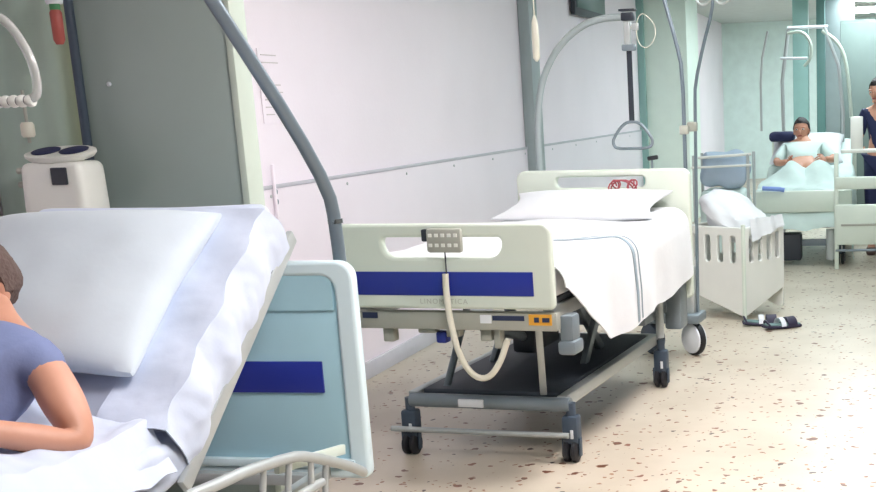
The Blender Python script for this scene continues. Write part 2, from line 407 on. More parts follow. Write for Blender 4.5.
# mattress and bedding
def mtf(q):
    u = q.x+1.04; z = q.z+.825
    if u > 1.3: z += (u-1.3)**2*.12
    return Vector((u, q.y+wob((u, q.y, 0), .008, 5), z+wob((u*3, q.y*3, 1), .006, 2)))
MB().soft((1.94, .88, .14), .04, mtf, (40, 20, 5)).build('mattress', M['linen'], bed)
def surf(u, v, lift=0):   # v measured towards the corridor; bedding surface with the drape
    e = .44
    zt = .912+lift+.010*noise.noise(Vector((u*4, v*4, 3)))+.008*math.exp(-((v+.1)/.3)**2)
    if u > 1.3: zt += (u-1.3)**2*.10
    return zt
UB0 = .04
def blanket(a, b):
    u = UB0+a*(2.0-UB0)
    # top runs from v=-.46 to .44, then the drape with hem depth L(u)
    Lh = .33*min(1, max(0.02, (u-UB0)/.56))*(1-.16*max(0, (u-.6)/1.4)); Lh *= 1+.015*math.sin(u*9)
    r = .09
    tot = .86+PI/2*r+Lh
    s_ = b*tot
    if s_ < .86: v = -.44+s_; z = surf(u, v)
    elif s_ < .86+PI/2*r:
        th = (s_-.86)/r; v = .42+r*math.sin(th); z = surf(u, .42)-r*(1-math.cos(th))
    else:
        dz = s_-.86-PI/2*r; v = .42+r+.012*math.sin(u*7.3+.5)*min(1, dz*6)+.006*math.sin(u*17)*min(1, dz*4)+.02*dz; z = surf(u, .42)-r-dz
    z += .004*noise.noise(Vector((u*9, s_*9, 0)))
    return (u, -v, z)
sheet = MB().grid(90, 60, blanket, .006).build('draped_sheet', M['linen'], bed)
def stripe_at(off, w):
    def f(a, b):
        # across the bed, starting diagonal then straight down the drape
        bb = .42+b*.57
        u = .98+off+(a-.5)*w
        tot = .86+PI/2*.09+.33; s_ = bb*tot
        if s_ < .86: u -= (.86-s_)*.75
        A = (u-UB0)/(2.0-UB0)
        q = Vector(blanket(A, bb)); e_ = .004
        n_ = (Vector(blanket(A+e_, bb))-q).cross(Vector(blanket(A, min(1, bb+e_)))-q).normalized()
        if n_.z < 0 or (abs(n_.z) < .3 and n_.y > 0): n_ = -n_
        if q.y < -.5 and n_.y > 0: n_ = -n_
        return q+n_*.008
    return f
MB().grid(3, 60, stripe_at(-.02, .04), .001).build('woven_stripe', M['stripe'], sheet)
MB().grid(3, 60, stripe_at(.045, .016), .001).build('woven_stripe', M['stripe'], sheet)
def pilf(cx, cy, cz, ax, ay, az, rot=0, ear=.05, seed=0, tilt=0):
    def f(q):   # q in box [-1,1]^3 region
        x, y, z = q
        k = (1-abs(x)**3.2)*(1-abs(y)**3.2); k = max(0, k)**.42
        pin = 1+ear*(abs(x)*abs(y))**3
        X = x*ax*pin*(1-.05*(1-abs(y))); Y = y*ay*pin*(1-.04*(1-abs(x))); Z = z*az*(k*.96+.04)
        Z += .006*noise.noise(Vector((X*7+seed, Y*7, z)))
        Z += tilt*X
        c_, s_ = math.cos(rot), math.sin(rot)
        return Vector((cx+X*c_-Y*s_, cy+X*s_+Y*c_, cz+Z))
    return f
MB().soft((2, 2, 2), .02, pilf(1.80, .03, .998, .18, .41, .052, 0, .13, 3, .26), (26, 40, 6)).build('pillow', M['linen'], bed)

# handset hanging on the footboard
hs_ = thing('bed_handset', 'grey keypad handset clipped on the footboard with thick cream cable', 'remote control', (BX, BY, 0), BR)
MB().box((-.045, -.035, 1.02), (.03, .155, .098), bev=.012).build('body', M['gplast'], hs_)
MB().box((-.030, .055, 1.04), (.03, .03, .05), bev=.006).build('clip', M['dark'], hs_)
for i in range(5):
    for j in range(2): MB().box((-.061, .022-i*.028, 1.042-j*.04), (.004, .016, .014), bev=.001).build('key', M['wplast'], hs_)
MB().tube([(-.05, -.035, .975), (-.05, -.035, .86)], .003, 8).build('strain_cord', M['dark'], hs_)
MB().tube([(-.05, -.03, .885), (-.055, -.03, .80), (-.06, -.04, .70), (-.06, -.065, .56), (-.04, -.11, .46), (-.02, -.17, .44), (.0, -.22, .50), (.03, -.25, .60)], .0135, 12, 2).build('cable', M['cable'], hs_)

# red and white cord on the headboard handle
hc = bpy.data.objects.new('x', None)
mb = MB(); random.seed(3)
P = []
for k in range(34):
    a_ = k*1.05; P.append((-.045-.012*math.sin(a_*1.7), -.14+.065*math.sin(k*.37)+.04*math.cos(a_), 1.085+.036*math.sin(a_)))
mb.tube(P, .0045, 8, 1)
cord = mb.build('coiled_cord', M['red'], off=(-.03, -.13, 1.1)); 
cord.location = Matrix.Rotation(BR, 3, 'Z')@Vector((HB-.03, -.13, 1.1))+Vector((BX, BY, 0)); cord.rotation_euler = (0, 0, BR)
tag(cord, 'tangled red cord looped over the handle slot of the cream headboard', 'cord')

# trapeze on the empty bed
def W2(u, v, z): return Matrix.Rotation(BR, 3, 'Z')@Vector((u, -v, z))+Vector((BX, BY, 0))
tp = thing('trapeze_pole', 'pale curved lifting pole behind the empty bed with hanging grip', 'lifting pole', (BX, BY, 0), BR)
hx = HB+.07
MB().tube([(hx, .40, .35), (hx, .40, 1.0), (hx, .40, 1.45), (hx, .36, 1.68), (hx, .25, 1.86), (hx, .10, 1.97), (hx, -.02, 2.0), (hx, -.15, 2.0)], .0195, 14, 2).build('curved_pole', M['pipe'], tp)
MB().box((hx, -.17, 2.0), (.05, .07, .045), bev=.008).box((hx, -.17, 2.035), (.06, .09, .012), bev=.003).build('clamp', M['dark'], tp)
MB().box((hx, -.165, 1.91), (.035, .035, .13), bev=.006).box((hx, -.21, 1.945), (.02, .04, .04), bev=.006).build('adjuster', M['steel'], tp)
MB().box((hx, -.17, 1.835), (.05, .075, .035), bev=.008).build('buckle', M['steeld'], tp)
MB().box((hx, -.17, 1.63), (.006, .03, .40), bev=.001).build('strap', M['dark'], tp)
def grip(cx, cy, cz, w, h, r, nm, m, par, ax='Y'):
    pts = [(0, h*.5), (-w*.22, h*.42), (-w*.48, -h*.1), (-w*.5, -h*.34), (-w*.4, -h*.5), (0, -h*.5), (w*.4, -h*.5), (w*.5, -h*.34), (w*.48, -h*.1), (w*.22, h*.42)]
    return MB().tube([(cx, cy+a_, cz+b_) for a_, b_ in pts], r, 10, 2, True).build(nm, m, par)
grip(hx, -.17, 1.36, .235, .15, .0085, 'grip', M['steeld'], tp)

# infusion poles clamped beside the headboard
ip = thing('infusion_pole', 'grey infusion pole slanting up left just behind the headboard corner', 'infusion pole', tuple(W2(HB+.06, .475, 0)), BR)
MB().tube([(0, 0, .62), (0, 0, 1.2), (0, .0, 1.70), (0, .03, 1.85), (0, .11, 2.15), (0, .16, 2.35)], .011, 12, 1).build('rod', M['poleg'], ip)
MB().box((.0, 0, 1.38), (.04, .05, .05), bev=.008).build('clamp', M['gplast'], ip)
ip = thing('infusion_pole', 'thin bent infusion pole on a low wheeled base, right of the empty bed headboard', 'infusion pole', tuple(W2(2.62, .40, 0)), BR)
MB().tube([(0, .01, .24), (0, 0, .9), (0, -.01, 1.52), (0, -.015, 1.63), (0, -.07, 1.85), (0, -.13, 2.04), (0, -.135, 2.14), (0, -.135, 2.4)], .010, 12, 1).build('rod', M['poleg'], ip)
MB().box((0, .01, 1.385), (.04, .06, .055), bev=.008).build('clamp', M['gplast'], ip)
for s in (-1, 1): MB().tube([(0, -.135, 2.11), (0, -.135+s*.05, 2.07), (0, -.135+s*.095, 2.09), (0, -.135+s*.10, 2.13)], .007, 8, 1).build('hook', M['steel'], ip)
MB().box((.0, .16, .235), (.20, .36, .06), bev=.015).build('base', M['steeld'], ip)
MB().box((.0, .055, .40), (.09, .07, .30), bev=.015).build('column', M['steel'], ip)
Rz = Matrix.Rotation(math.radians(52), 4, 'Z')
for y in (.035, .30):
    def at(mb):
        for v in mb.bm.verts: v.co = Rz @ v.co + Vector((-.02, y, .105))
        return mb
    w_h = at(MB().lathe((0, 0, 0), [(.085, -.022), (.103, -.015), (.105, 0), (.103, .015), (.085, .022)], 'Y', 30)).build('wheel', M['black'], ip)
    for sg in (1, -1):
        at(MB().lathe((0, 0, 0), [(.092, sg*.018), (.090, sg*.030), (.05, sg*.036), (.02, sg*.038)], 'Y', 30)).build('hub_cover', M['whitel'] if y < .1 else M['castor'], w_h)

# pear switch on a cord beside the curved pole; wire loop in front of the column
ps = thing('call_switch', 'cream pear-shaped call switch dangling on a cord against the wall', 'switch', tuple(W2(HB-.02, -.345, 0)), BR)
MB().tube([(0, 0, 2.6), (0, 0, 2.02)], .004, 8).build('cord', M['cable'], ps)
MB().lathe((0, 0, 1.80), [(.006, -.02), (.02, 0), (.022, .10), (.018, .19), (.008, .225), (.004, .23)], 'Z', 16).build('switch_body', M['cable'], ps)
wl = MB().tube([(0, -.02, .15), (0, .02, .18), (0, .055, .13), (0, .05, .02), (0, .0, -.02), (0, -.05, .03), (0, -.06, .10)], .0025, 8, 2, True).build('wire_loop', M['cable'])
wl.location = W2(HB+.07, .27, 1.84); wl.rotation_euler = (0, 0, BR)
MB().tube([(0, .05, .12), (0, .09, .10)], .0035, 8).build('tie', M['cable'], wl)
tag(wl, 'thin cream wire loop hanging beside the strap buckle of the lifting pole', 'cable loop')
kn = MB().tube([(HB+.03, -.29, 1.16), (HB+.03, -.29, 1.225)], .006, 8).build('release_stem', M['steeld'], bed)
MB().beam((HB+.03, -.265, 1.228), (HB+.03, -.325, 1.236), .022, .024, .006).build('knob', M['black'], kn)

# wall objects
def put_wall(name, label, cat, x, z): return thing(name, label, cat, (x, 2.998, z))
n_ = put_wall('wall_notice', 'faint white notice sheet with grey lines on the pinkish wall', 'notice', 5.83, 1.68)
MB().box((0, -.003, 0), (.26, .004, .36), bev=0).build('paper', M['wall'], n_)
random.seed(5)
for k in range(9):
    if k in (2, 3): continue
    wd = random.uniform(.08, .2); MB().box((-.1+wd/2, -.0065, .15-k*.036), (wd, .002, .005), bev=0).build('printed_line', M['faint2'], n_)
n_ = put_wall('wall_conduit', 'thin pale vertical conduit with two small screws on the lower wall', 'conduit', 5.69, 0)
MB().box((0, -.027, .70), (.014, .016, 1.2), bev=.004).build('channel', M['wall'], n_)
for z in (1.165, 1.115): MB().lathe((.02, -.018, z), [(.014, 0), (.014, -.008), (.006, -.012)], 'Y', 10).build('screw', M['steeld'], n_)
tv = put_wall('wall_picture', 'dark green framed board high on the wall, cut by the top of the view', 'picture', 12.75, 2.62)
tv.location = (12.7, 2.99, 2.66)
MB().box((0, -.03, 0), (1.35, .05, .52), bev=.01).build('frame', M['dark'], tv); MB().box((0.02, -.058, .03), (1.25, .01, .44), bev=.002).build('panel', M['tvback'], tv)

# ------------------------------------------------------------------ near occupied bed
B1 = (2.9, 2.3, 0)
nb = thing('hospital_bed', 'occupied hospital bed with pale blue board and raised backrest, nearest the camera', 'bed', B1)
def bl(mb, nm, m, par=None): return mb.build(nm, m, par or nb, off=B1)
XB1 = 3.9
y0, y1, z0, z1 = 1.775, 2.73, .27, 1.045
fr = link('headboard', board_mesh('n1', rrect(y0, z0, y1, z1, [.03, .03, .06, .06]), [rrect(y0+.07, z0+.035, y1-.07, z1-.05, [.03, .03, .05, .05])[::-1]], .05, .012), M['rimw'], nb); fr.location = (XB1-B1[0], -B1[1], 0)
bl(MB().box((XB1, (y0+y1)/2, (z0+z1)/2), (.022, y1-y0-.10, z1-z0-.06), bev=.003), 'board_panel', M['pblue'])
bl(MB().box((XB1-.013, (y0+y1)/2, .94), (.012, y1-y0-.16, .13), bev=.006), 'board_ridge', M['pblue'])
bl(MB().box((XB1-.014, 2.26, .637), (.01, .68, .112), bev=.002), 'insert', M['navy'])
bl(MB().box((XB1-.02, (y0+y1)/2, .325), (.03, y1-y0-.1, .03), bev=.006), 'lower_ledge', M['rimw'])
# frame
f = MB()
for y in (1.93, 2.70): f.beam((1.85, y, .49), (2.95, y, .49), .035, .06); f.beam((2.93, y, .49), (3.25, y, .30), .035, .06); f.beam((3.24, y, .30), (3.86, y, .30), .035, .05)
for x, z in ((1.9, .475), (2.5, .475), (2.9, .475), (3.8, .29)): f.beam((x, 1.93, z), (x, 2.70, z), .04, .04)
bl(f, 'deck_frame', M['steel'])
f = MB()
for y in (2.0, 2.63): f.beam((2.15, y, .22), (3.65, y, .22), .045, .055)
for x in (2.15, 3.65): f.beam((x, 2.0, .22), (x, 2.63, .22), .05, .055)
f.beam((2.4, 2.15, .22), (2.8, 2.15, .47), .03, .05); f.beam((2.4, 2.5, .22), (2.8, 2.5, .47), .03, .05)
bl(f, 'base_frame', M['steeld'])
for x in (2.15, 3.65):
    for y in (2.0, 2.63): castor(nb, x-B1[0], y-B1[1])
T = Vector((.788, 0, .615)); Nn = Vector((-.615, 0, .788)); O = Vector((2.98, 0, .58))
def bk(t, n, y): q = O+T*t+Nn*n; return Vector((q.x, y, q.z))
f = MB(); f.beam(bk(-.06, 0, 1.895), bk(.93, 0, 1.895), .022, .05, .006); bl(f, 'backrest_rail', M['steel'])
f = MB(); f.beam(bk(0, 0, 2.72), bk(.93, 0, 2.72), .025, .05, .006)
for t_ in (.05, .45, .88): f.beam(bk(t_, -.0, 1.9), bk(t_, -.0, 2.72), .03, .03)
bl(f, 'backrest_frame', M['steel'])
bl(MB().beam(bk(.86, .035, 1.91), bk(.95, .03, 1.97), .035, .04, .01), 'rail_cap', M['dark'])
# notched slat edge along backrest
for k in range(9): bl(MB().beam(bk(.1+k*.09, .022, 1.9), bk(.14+k*.09, .022, 1.9), .02, .02, .004), 'mattress_stop', M['steeld'])
# mattress: one bent slab; path in XZ
def mpath(s):   # s = distance from the backrest hinge, negative towards the foot
    bend = .16
    if s > bend: t_, n_0 = s, 0; return bk(t_, .025, 0), Nn
    if s < -bend: return Vector((2.98+s+.01, 0, .535)), Vector((0, 0, 1))
    k = (s+bend)/(2*bend); k = k*k*(3-2*k)
    a = Vector((2.98+min(s, 0)+.01+max(s, 0)*.9, 0, .535)); b_ = bk(max(s, 0), .025, 0)
    n = (Vector((0, 0, 1))*(1-k)+Nn*k).normalized()
    return a*(1-k)+b_*k, n
def m1(q):
    s = q.x-.07
    p_, n = mpath(s)
    side = 1 if q.y < 0 else -1
    y = 2.31+q.y
    d = .075+q.z
    wr = noise.noise(Vector((s*7+2*q.z, q.y*2, q.z*9)))*.014+noise.noise(Vector((s*17, q.y*4, q.z*25)))*.006
    if q.y < -.36: y -= wr+.004
    r_ = p_+n*(d+wr*.5); return Vector((r_.x, y, r_.z))
bl(MB().soft((1.98, .82, .15), .045, m1, (110, 30, 12)), 'mattress', M['linenb'])
# loose sheet tucked over side of backrest with folds
def fold(a_, b_):
    t_ = .0+a_*.86; dn = .0
    w_ = .016*noise.noise(Vector((t_*9, b_*3, 0)))+.010*math.sin(t_*26+b_*5)+.006*noise.noise(Vector((t_*25, b_*9, 4)))
    if b_ < .55:
        k = b_/.55; q = bk(t_, .185+.0*k+w_*.3, 0); y = 2.10-.20*k
    else:
        k = (b_-.55)/.45; q = bk(t_, .185-.15*k-.02*k*k, 0); y = 1.90-.022*math.sin(k*PI*.9)-w_*.9-.005
    return (q.x, y, q.z)
bl(MB().grid(90, 36, fold, .004), 'tucked_sheet', M['linenb'])
# pillow on the backrest
def pil1(q):
    f_ = pilf(0, 0, 0, .315, .385, .08, 0, .02, 11)(q)
    sag = .015*math.cos(f_.y*5)
    c_ = bk(.475+f_.x, .232+f_.z+sag, 2.40+f_.y-.05*f_.x); return c_
bl(MB().soft((2, 2, 2), .02, pil1, (36, 44, 8)), 'pillow', mat('pale_pillowcase', S(206, 218, 228), .9, var=.02, bump=.08, bscale=12, sheen=.2))
# blanket over the legs
def bla(a_, b_):
    x = 1.9+a_*.98; y = 1.87+b_*.9
    zt = .74+.17*math.exp(-((y-2.36)/.17)**2)*min(1, 1.1-.2*a_)+.03*math.exp(-((x-2.3)/.2)**2)
    zt += .018*noise.noise(Vector((x*6, y*9, 0)))+.012*noise.noise(Vector((x*14, y*16, 3)))
    if b_ < .08: zt -= (.08-b_)*1.6
    if b_ > .93: zt -= (b_-.93)*1.6
    return (x, y, zt)
bl(MB().grid(60, 60, bla, .008), 'blanket', M['linenb'])
# lowered side rail
sr = MB(); sr.tube([(2.2, 1.80, .50), (2.78, 1.80, .565), (2.94, 1.80, .55), (3.10, 1.80, .54), (3.38, 1.80, .50), (3.47, 1.80, .475), (3.74, 1.80, .365), (3.90, 1.80, .285)], .0175, 12, 1)
sro = bl(sr, 'side_rail', M['steel'])
sr = MB(); sr.tube([(2.2, 1.80, .38), (3.3, 1.80, .37), (3.56, 1.80, .36)], .015, 12, 1); bl(sr, 'side_rail', M['steel'])
for x, za, zb in ((3.50, .46, .24), (3.60, .42, .24), (3.36, .50, .36), (3.2, .52, .36), (2.9, .55, .36)):
    bl(MB().tube([(x, 1.80, za), (x-.02, 1.81, zb)], .010, 10), 'rail_upright', M['steel'])
bl(MB().beam((3.35, 1.84, .47), (3.82, 1.84, .395), .02, .035), 'rail_hinge', M['cream'])

# near trapeze
tn = thing('trapeze_pole', 'grey lifting pole rising in front of the pinkish wall from the near bed', 'lifting pole', (3.97, 1.86, 0))
tn_off = (3.97, 1.86, 0)
MB().tube([(3.97, 1.845, .30), (3.97, 1.85, .8), (3.97, 1.86, 1.17), (3.95, 1.865, 1.28), (3.83, 1.91, 1.50), (3.60, 2.02, 1.89), (3.37, 2.12, 2.26), (3.2, 2.25, 2.5), (3.1, 2.40, 2.56)], .0225, 16, 1).build('bent_pole', M['poleg'], tn, off=tn_off)
MB().cyl((3.97, 1.859, 1.165), (3.97, 1.860, 1.18), .026).build('collar', M['chrome'], tn, off=tn_off)
MB().box((3.08, 2.40, 2.18), (.006, .035, .72), bev=.001).build('strap', M['poleg'], tn, off=tn_off)
gp = MB(); gx, gy, gz = 3.08, 2.40, 1.72; w_, h_ = .26, .24
pts = [(0, h_*.5), (-w_*.25, h_*.40), (-w_*.46, 0), (-w_*.5, -h_*.34), (-w_*.44, -h_*.5), (0, -h_*.5), (w_*.44, -h_*.5), (w_*.5, -h_*.34), (w_*.46, 0), (w_*.25, h_*.40)]
gp.tube([(gx, gy+a_, gz+b_) for a_, b_ in pts], .012, 12, 2, True); gp.build('grip', M['clear'], tn, off=tn_off)
gp = MB()
for k in range(9): gp.lathe((gx, gy-.10+k*.025, gz-h_*.5), [(.014, -.010), (.017, -.005), (.017, .005), (.014, .010)], 'Y', 12)
gp.build('hand_sleeve', M['wplast'], tn, off=tn_off)

# device on trolley, dark pole, hanging bottle
dv = thing('suction_unit', 'white bedside medical unit with two dark oval openings in its top', 'medical device', (4.1, 2.97, 0))
d = MB()
d.soft((.17, .25, .20), .03, lambda q: Vector((q.x, q.y*(1+.3*(-q.z)), q.z+1.30)), (10, 12, 10)); d.build('housing', M['wplast'], dv)
def lip(q): return q
d = MB(); d.lathe((0, 0, 1.425), [(.09, -.022), (.125, -.012), (.137, 0), (.137, .010), (.128, .013), (.118, .012)], 'Z', 40)
for v in d.bm.verts: v.co.x *= .62
def tilt(mb):
    for v in mb.bm.verts:
        c_ = Vector((0, 0, 1.43)); v.co = Matrix.Rotation(math.radians(-13), 3, 'Y') @ (v.co-c_)+c_
tilt(d)
d.build('top_tray', M['wplast'], dv)
for y in (.057, -.057):
    d = MB(); d.lathe((0, 0, 1.434), [(.048, 0), (.052, .007), (.048, .009)], 'Z', 28)
    for v in d.bm.verts: v.co.y += y
    tilt(d)
    d.build('oval_opening', M['dark'] if False else M['navyc'], dv)
MB().box((-.088, -.045, 1.35), (.012, .062, .062), bev=.004).build('display', M['dark'], dv)
for y, z in ((.15, 1.37), (.15, 1.32)): MB().lathe((-.02, y, z), [(.012, -.02), (.012, .02)], 'Y', 12).build('port', M['gplast'], dv)
MB().tube([(0, 0, .12), (0, 0, 1.21)], .025, 14).build('stand_column', M['steel'], dv)
for k in range(5):
    a_ = k*2*PI/5+.3; l = MB().beam((0, 0, .12), (.15*math.cos(a_), .15*math.sin(a_), .08), .03, .025).build('stand_leg', M['steel'], dv)
    MB().lathe((.145*math.cos(a_), .145*math.sin(a_), .035), [(.03, -.012), (.035, 0), (.03, .012)], 'Y', 14).build('wheel', M['black'], l)
vb = thing('vacuum_regulator', 'small cream cap on a thin rod above the white bedside unit', 'regulator', (4.1, 3.09, 0))
MB().tube([(0, 0, 1.47), (0, 0, 1.66)], .006, 10).build('rod', M['gplast'], vb)
MB().lathe((0, 0, 1.49), [(.018, 0), (.024, .008), (.024, .045), (.018, .055)], 'Z', 18).build('cap', M['cable'], vb)
dp = thing('equipment_pole', 'dark upright metal pole between the striped curtain and the partition', 'pole', (4.235, 2.95, 0))
MB().tube([(0, 0, .05), (0, 0, 2.5)], .017, 14).build('rod', M['castor'], dp)
MB().box((.0, .0, .03), (.10, .10, .04), bev=.012).build('base', M['castor'], dp)
MB().tube([(0, 0, 2.3), (0, .05, 2.32), (0, .08, 2.28)], .006, 8, 1).build('hook', M['castor'], dp)
bo = thing('infusion_bottle', 'small hanging bottle with white cap and red-brown label at top left', 'bottle', (4.12, 2.925, 0))
MB().lathe((0, 0, 1.815), [(.012, 0), (.02, .015), (.021, .11), (.014, .125)], 'Z', 18).build('label_sleeve', M['redb'], bo)
MB().lathe((0, 0, 1.935), [(.018, 0), (.018, .02)], 'Z', 18).build('green_band', M['green'], bo)
MB().lathe((0, 0, 1.955), [(.027, 0), (.030, .01), (.030, .06), (.024, .07)], 'Z', 18).build('cap', M['whitel'], bo)
MB().tube([(0, 0, 2.0), (.03, -.03, 2.2), (.04, -.01, 2.29)], .004, 8).build('hanger', M['steel'], bo)

# ------------------------------------------------------------------ people
def skin_mesh(nodes, edges, root=0, sub=2):
    me = bpy.data.meshes.new('sk'); me.from_pydata([n[0] for n in nodes], edges, []); me.update()
    o = bpy.data.objects.new('sk', me); COL.objects.link(o)
    md = o.modifiers.new('s', 'SKIN'); md.use_smooth_shade = True
    for i, n in enumerate(nodes):
        v = me.skin_vertices[0].data[i]; r = n[1]; v.radius = (r, r) if not isinstance(r, tuple) else r; v.use_root = (i == root)
    sd = o.modifiers.new('d', 'SUBSURF'); sd.levels = sub; sd.render_levels = sub
    bpy.context.view_layer.update()
    return to_mesh(o)
def head_part(bm, c, fwd, up, s=1.0):
    f = Vector(fwd).normalized(); u = Vector(up); u = (u-f*u.dot(f)).normalized(); r = f.cross(u)
    R = Matrix((f, r, u)).transposed()
    tmp = MB(); tmp.bm.free(); tmp.bm = bm
    def hf(q):
        x, y, z = q
        if z < 0: k = 1+z/.115*.34; y *= k; x = x*(k if x < 0 else 1+z*.8)
        if x > 0: x *= .93
        return Vector((x, y, z))
    tmp.ell(c, (.098*s, .076*s, .118*s), 32, hf, R)
    tmp.ell(Vector(c)+R@Vector((.098*s, 0, -.022*s)), (.018*s, .013*s, .024*s), 12, None, R)     # nose
    tmp.ell(Vector(c)+R@Vector((.082*s, 0, -.085*s)), (.02*s, .024*s, .018*s), 12, None, R)   # chin
    for e in (-1, 1):
        tmp.ell(Vector(c)+R@Vector((.0, e*.077*s, -.01*s)), (.018*s, .008*s, .03*s), 12, None, R)
        tmp.ell(Vector(c)+R@Vector((.080*s, e*.033*s, .028*s)), (.014*s, .024*s, .008*s), 12, None, R)  # brow
    return R
def hand(bm, w, d, side, s=1.0, curl=.5):
    # w wrist, d pointing direction, side = thumb side vector
    w = Vector(w); d = Vector(d).normalized(); sd = Vector(side); sd = (sd-d*sd.dot(d)).normalized(); dn = d.cross(sd)
    m = MB(); m.bm.free(); m.bm = bm
    R = Matrix((d, sd, dn)).transposed()
    m.ell(w+d*.045*s, (.052*s, .040*s, .015*s), 16, None, R)
    for k, (off, ln) in enumerate(((.030, .070), (.010, .078), (-.010, .072), (-.029, .058))):
        a = w+d*.08*s+sd*off*s; p_ = [a]; an = 0
        for j in range(3):
            an += curl*(.5+.2*j); p_.append(p_[-1]+(d*math.cos(an)+dn*math.sin(an))*ln*s/3)
        m.tube(p_, .0085*s, 8, 1, rr=(.009*s, .0068*s))
    a = w+d*.02*s+sd*.028*s
    m.tube([a, a+(d*.6+sd*.6)*.035*s, a+(d*.9+sd*.45+dn*.2)*.065*s], .01*s, 8, 1, rr=(.012*s, .008*s))
def face_bits(par, c, R, s, off, hairm, long_=0):
    c = Vector(c)
    for e in (-1, 1):
        w = MB().ell(c+R@Vector((.079*s, e*.032*s, .006*s)), (.012*s, .014*s, .009*s), 12, None, R).build('eye', M['eyew'], par, off=off)
        MB().ell(c+R@Vector((.090*s, e*.032*s, .005*s)), (.003*s, .006*s, .006*s), 10, None, R).build('iris', M['iris'], w)
        w.children[0].data.transform(Matrix.Translation(-Vector(off)))
    MB().ell(c+R@Vector((.090*s, 0, -.058*s)), (.008*s, .024*s, .007*s), 12, None, R).build('mouth', M['lip'], par, off=off)
    def hf(q):
        x, y, z = q
        if x > .03*s and z < .055*s: x = .03*s-(.055*s-z)*.15
        if z < -.03*s: y *= .95; z *= (.75+long_); 
        n = noise.noise(Vector((x*30, y*30, z*30)))*.008*s
        return Vector((x+n, y+n, z+n))
    MB().ell(c+R@Vector((-.012*s, 0, .014*s)), (.103*s, .087*s, .122*s), 30, hf, R).build('hair', hairm, par, off=off)
def person(label, nodes, edges, root, headc, fwd, up, hands, clothes, loc, hairm, s=1.0, long_=0, feet=()):
    me = skin_mesh(nodes, edges, root)
    bm = bmesh.new(); bm.from_mesh(me)
    R = head_part(bm, headc, fwd, up, s)
    for h_ in hands: hand(bm, *h_)
    for v in bm.verts: v.co -= Vector(loc)
    me = bpy.data.meshes.new('person'); bm.to_mesh(me); bm.free()
    o = link('person', me, M['skin']); o.location = loc; tag(o, label, 'person')
    face_bits(o, headc, R, s, loc, hairm, long_)
    for nm, cn, ce, cr, mm in clothes:
        m2 = skin_mesh(cn, ce, cr); m2.transform(Matrix.Translation(-Vector(loc))); link(nm, m2, mm, o)
    return o

# patient in the near bed, mostly outside the left edge
SH = (.0, -.07, -.05)
def sh(v): return (v[0]+SH[0], v[1]+SH[1], v[2]+SH[2])
pel, che, nek = (2.42, 2.37, .83), (2.72, 2.37, .98), (2.86, 2.40, 1.09)
ls, rs = (2.74, 2.20, 1.00), (2.78, 2.55, 1.03)
n1 = [(pel, .13), ((2.58, 2.37, .90), .12), (che, .13), (nek, .052), ((2.88, 2.43, 1.15), .05),
      (ls, .058), ((2.68, 2.09, .87), .056), ((2.66, 2.05, .79), .050), ((2.50, 2.18, .87), .034), ((2.42, 2.26, .91), .026),
      (rs, .058), ((2.66, 2.64, .86), .045), ((2.46, 2.56, .90), .034), ((2.38, 2.46, .93), .026),
      ((2.2, 2.28, .80), .08), ((1.9, 2.28, .74), .06), ((2.2, 2.46, .80), .08), ((1.9, 2.46, .74), .06)]
e1 = [(0, 1), (1, 2), (2, 3), (3, 4), (2, 5), (5, 6), (6, 7), (7, 8), (8, 9), (2, 10), (10, 11), (11, 12), (12, 13), (0, 14), (14, 15), (0, 16), (16, 17)]
g1 = [(pel, .145), ((2.58, 2.37, .90), .135), (che, .142), ((2.80, 2.38, 1.05), .085), (ls, .066), ((2.71, 2.14, .94), .060), (rs, .068), ((2.70, 2.61, .92), .060)]
n1 = [(sh(a), r) for a, r in n1]; g1 = [(sh(a), r) for a, r in g1]
person('patient sitting up in the near bed with bare upper arm, cut by the left edge', n1, e1, 0, sh((2.90, 2.47, 1.16)), (-1, .05, -.05), (0, 0, 1),
       [(sh((2.42, 2.26, .91)), (-1, .5, .1), (0, .3, 1), 1, .5), (sh((2.38, 2.46, .93)), (-1, -.4, .0), (0, -.3, 1), 1, .5)],
       [('gown', g1, [(0, 1), (1, 2), (2, 3), (2, 4), (4, 5), (2, 6), (6, 7)], 0, M['gown'])], (2.42, 2.37, .75), M['hairg'])

# ------------------------------------------------------------------ white slotted hamper with linen
hm = thing('linen_hamper', 'white slotted plastic hamper heaped with white sheets beside the empty bed', 'hamper', (8.44, .94, 0), math.radians(58))
# local +x runs away along face A (towards wall), local -y ... face B
LA, LB, H0, H1 = .52, .46, .03, .66
def slotted(L, nslot):
    ol = rrect(0, H0, L, H1, .03)
    ol = [(x, z+(.16*x/L if z < .3 else 0)) for x, z in ol]
    holes = []
    for k in range(nslot):
        c_ = L*(k+.75)/(nslot+.5); holes.append(rrect(c_-.026, H1-.25, c_+.026, H1-.06, .02)[::-1])
    return ol, holes
def side(L, n, loc, rz, flip=False):
    o_, h_ = slotted(L, n); p_ = link('side_panel', board_mesh('sp', o_, h_, .025, .006), M['wplast'], hm); p_.location = loc; p_.rotation_euler = (0, 0, rz)
    if flip: p_.data.transform(Matrix.Translation((0, L, 0)) @ Matrix.Scale(-1, 4, (0, 1, 0))); p_.data.flip_normals()
    return p_
side(LA, 4, (0, -.0, 0), -PI/2)          # along +x
side(LB, 4, (0, -LB, 0), 0, True)              # along -y (board runs +y)
side(LA, 4, (0, -LB, 0), -PI/2)
side(LB, 4, (LA, -LB, 0), 0)
MB().tube([(0, 0, .02), (0, 0, .68)], .016, 10).build('corner_post', M['cream'], hm)
MB().box((LA/2, -LB/2, .22), (LA-.03, LB-.03, .02)).build('bottom_tray', M['wplast'], hm)
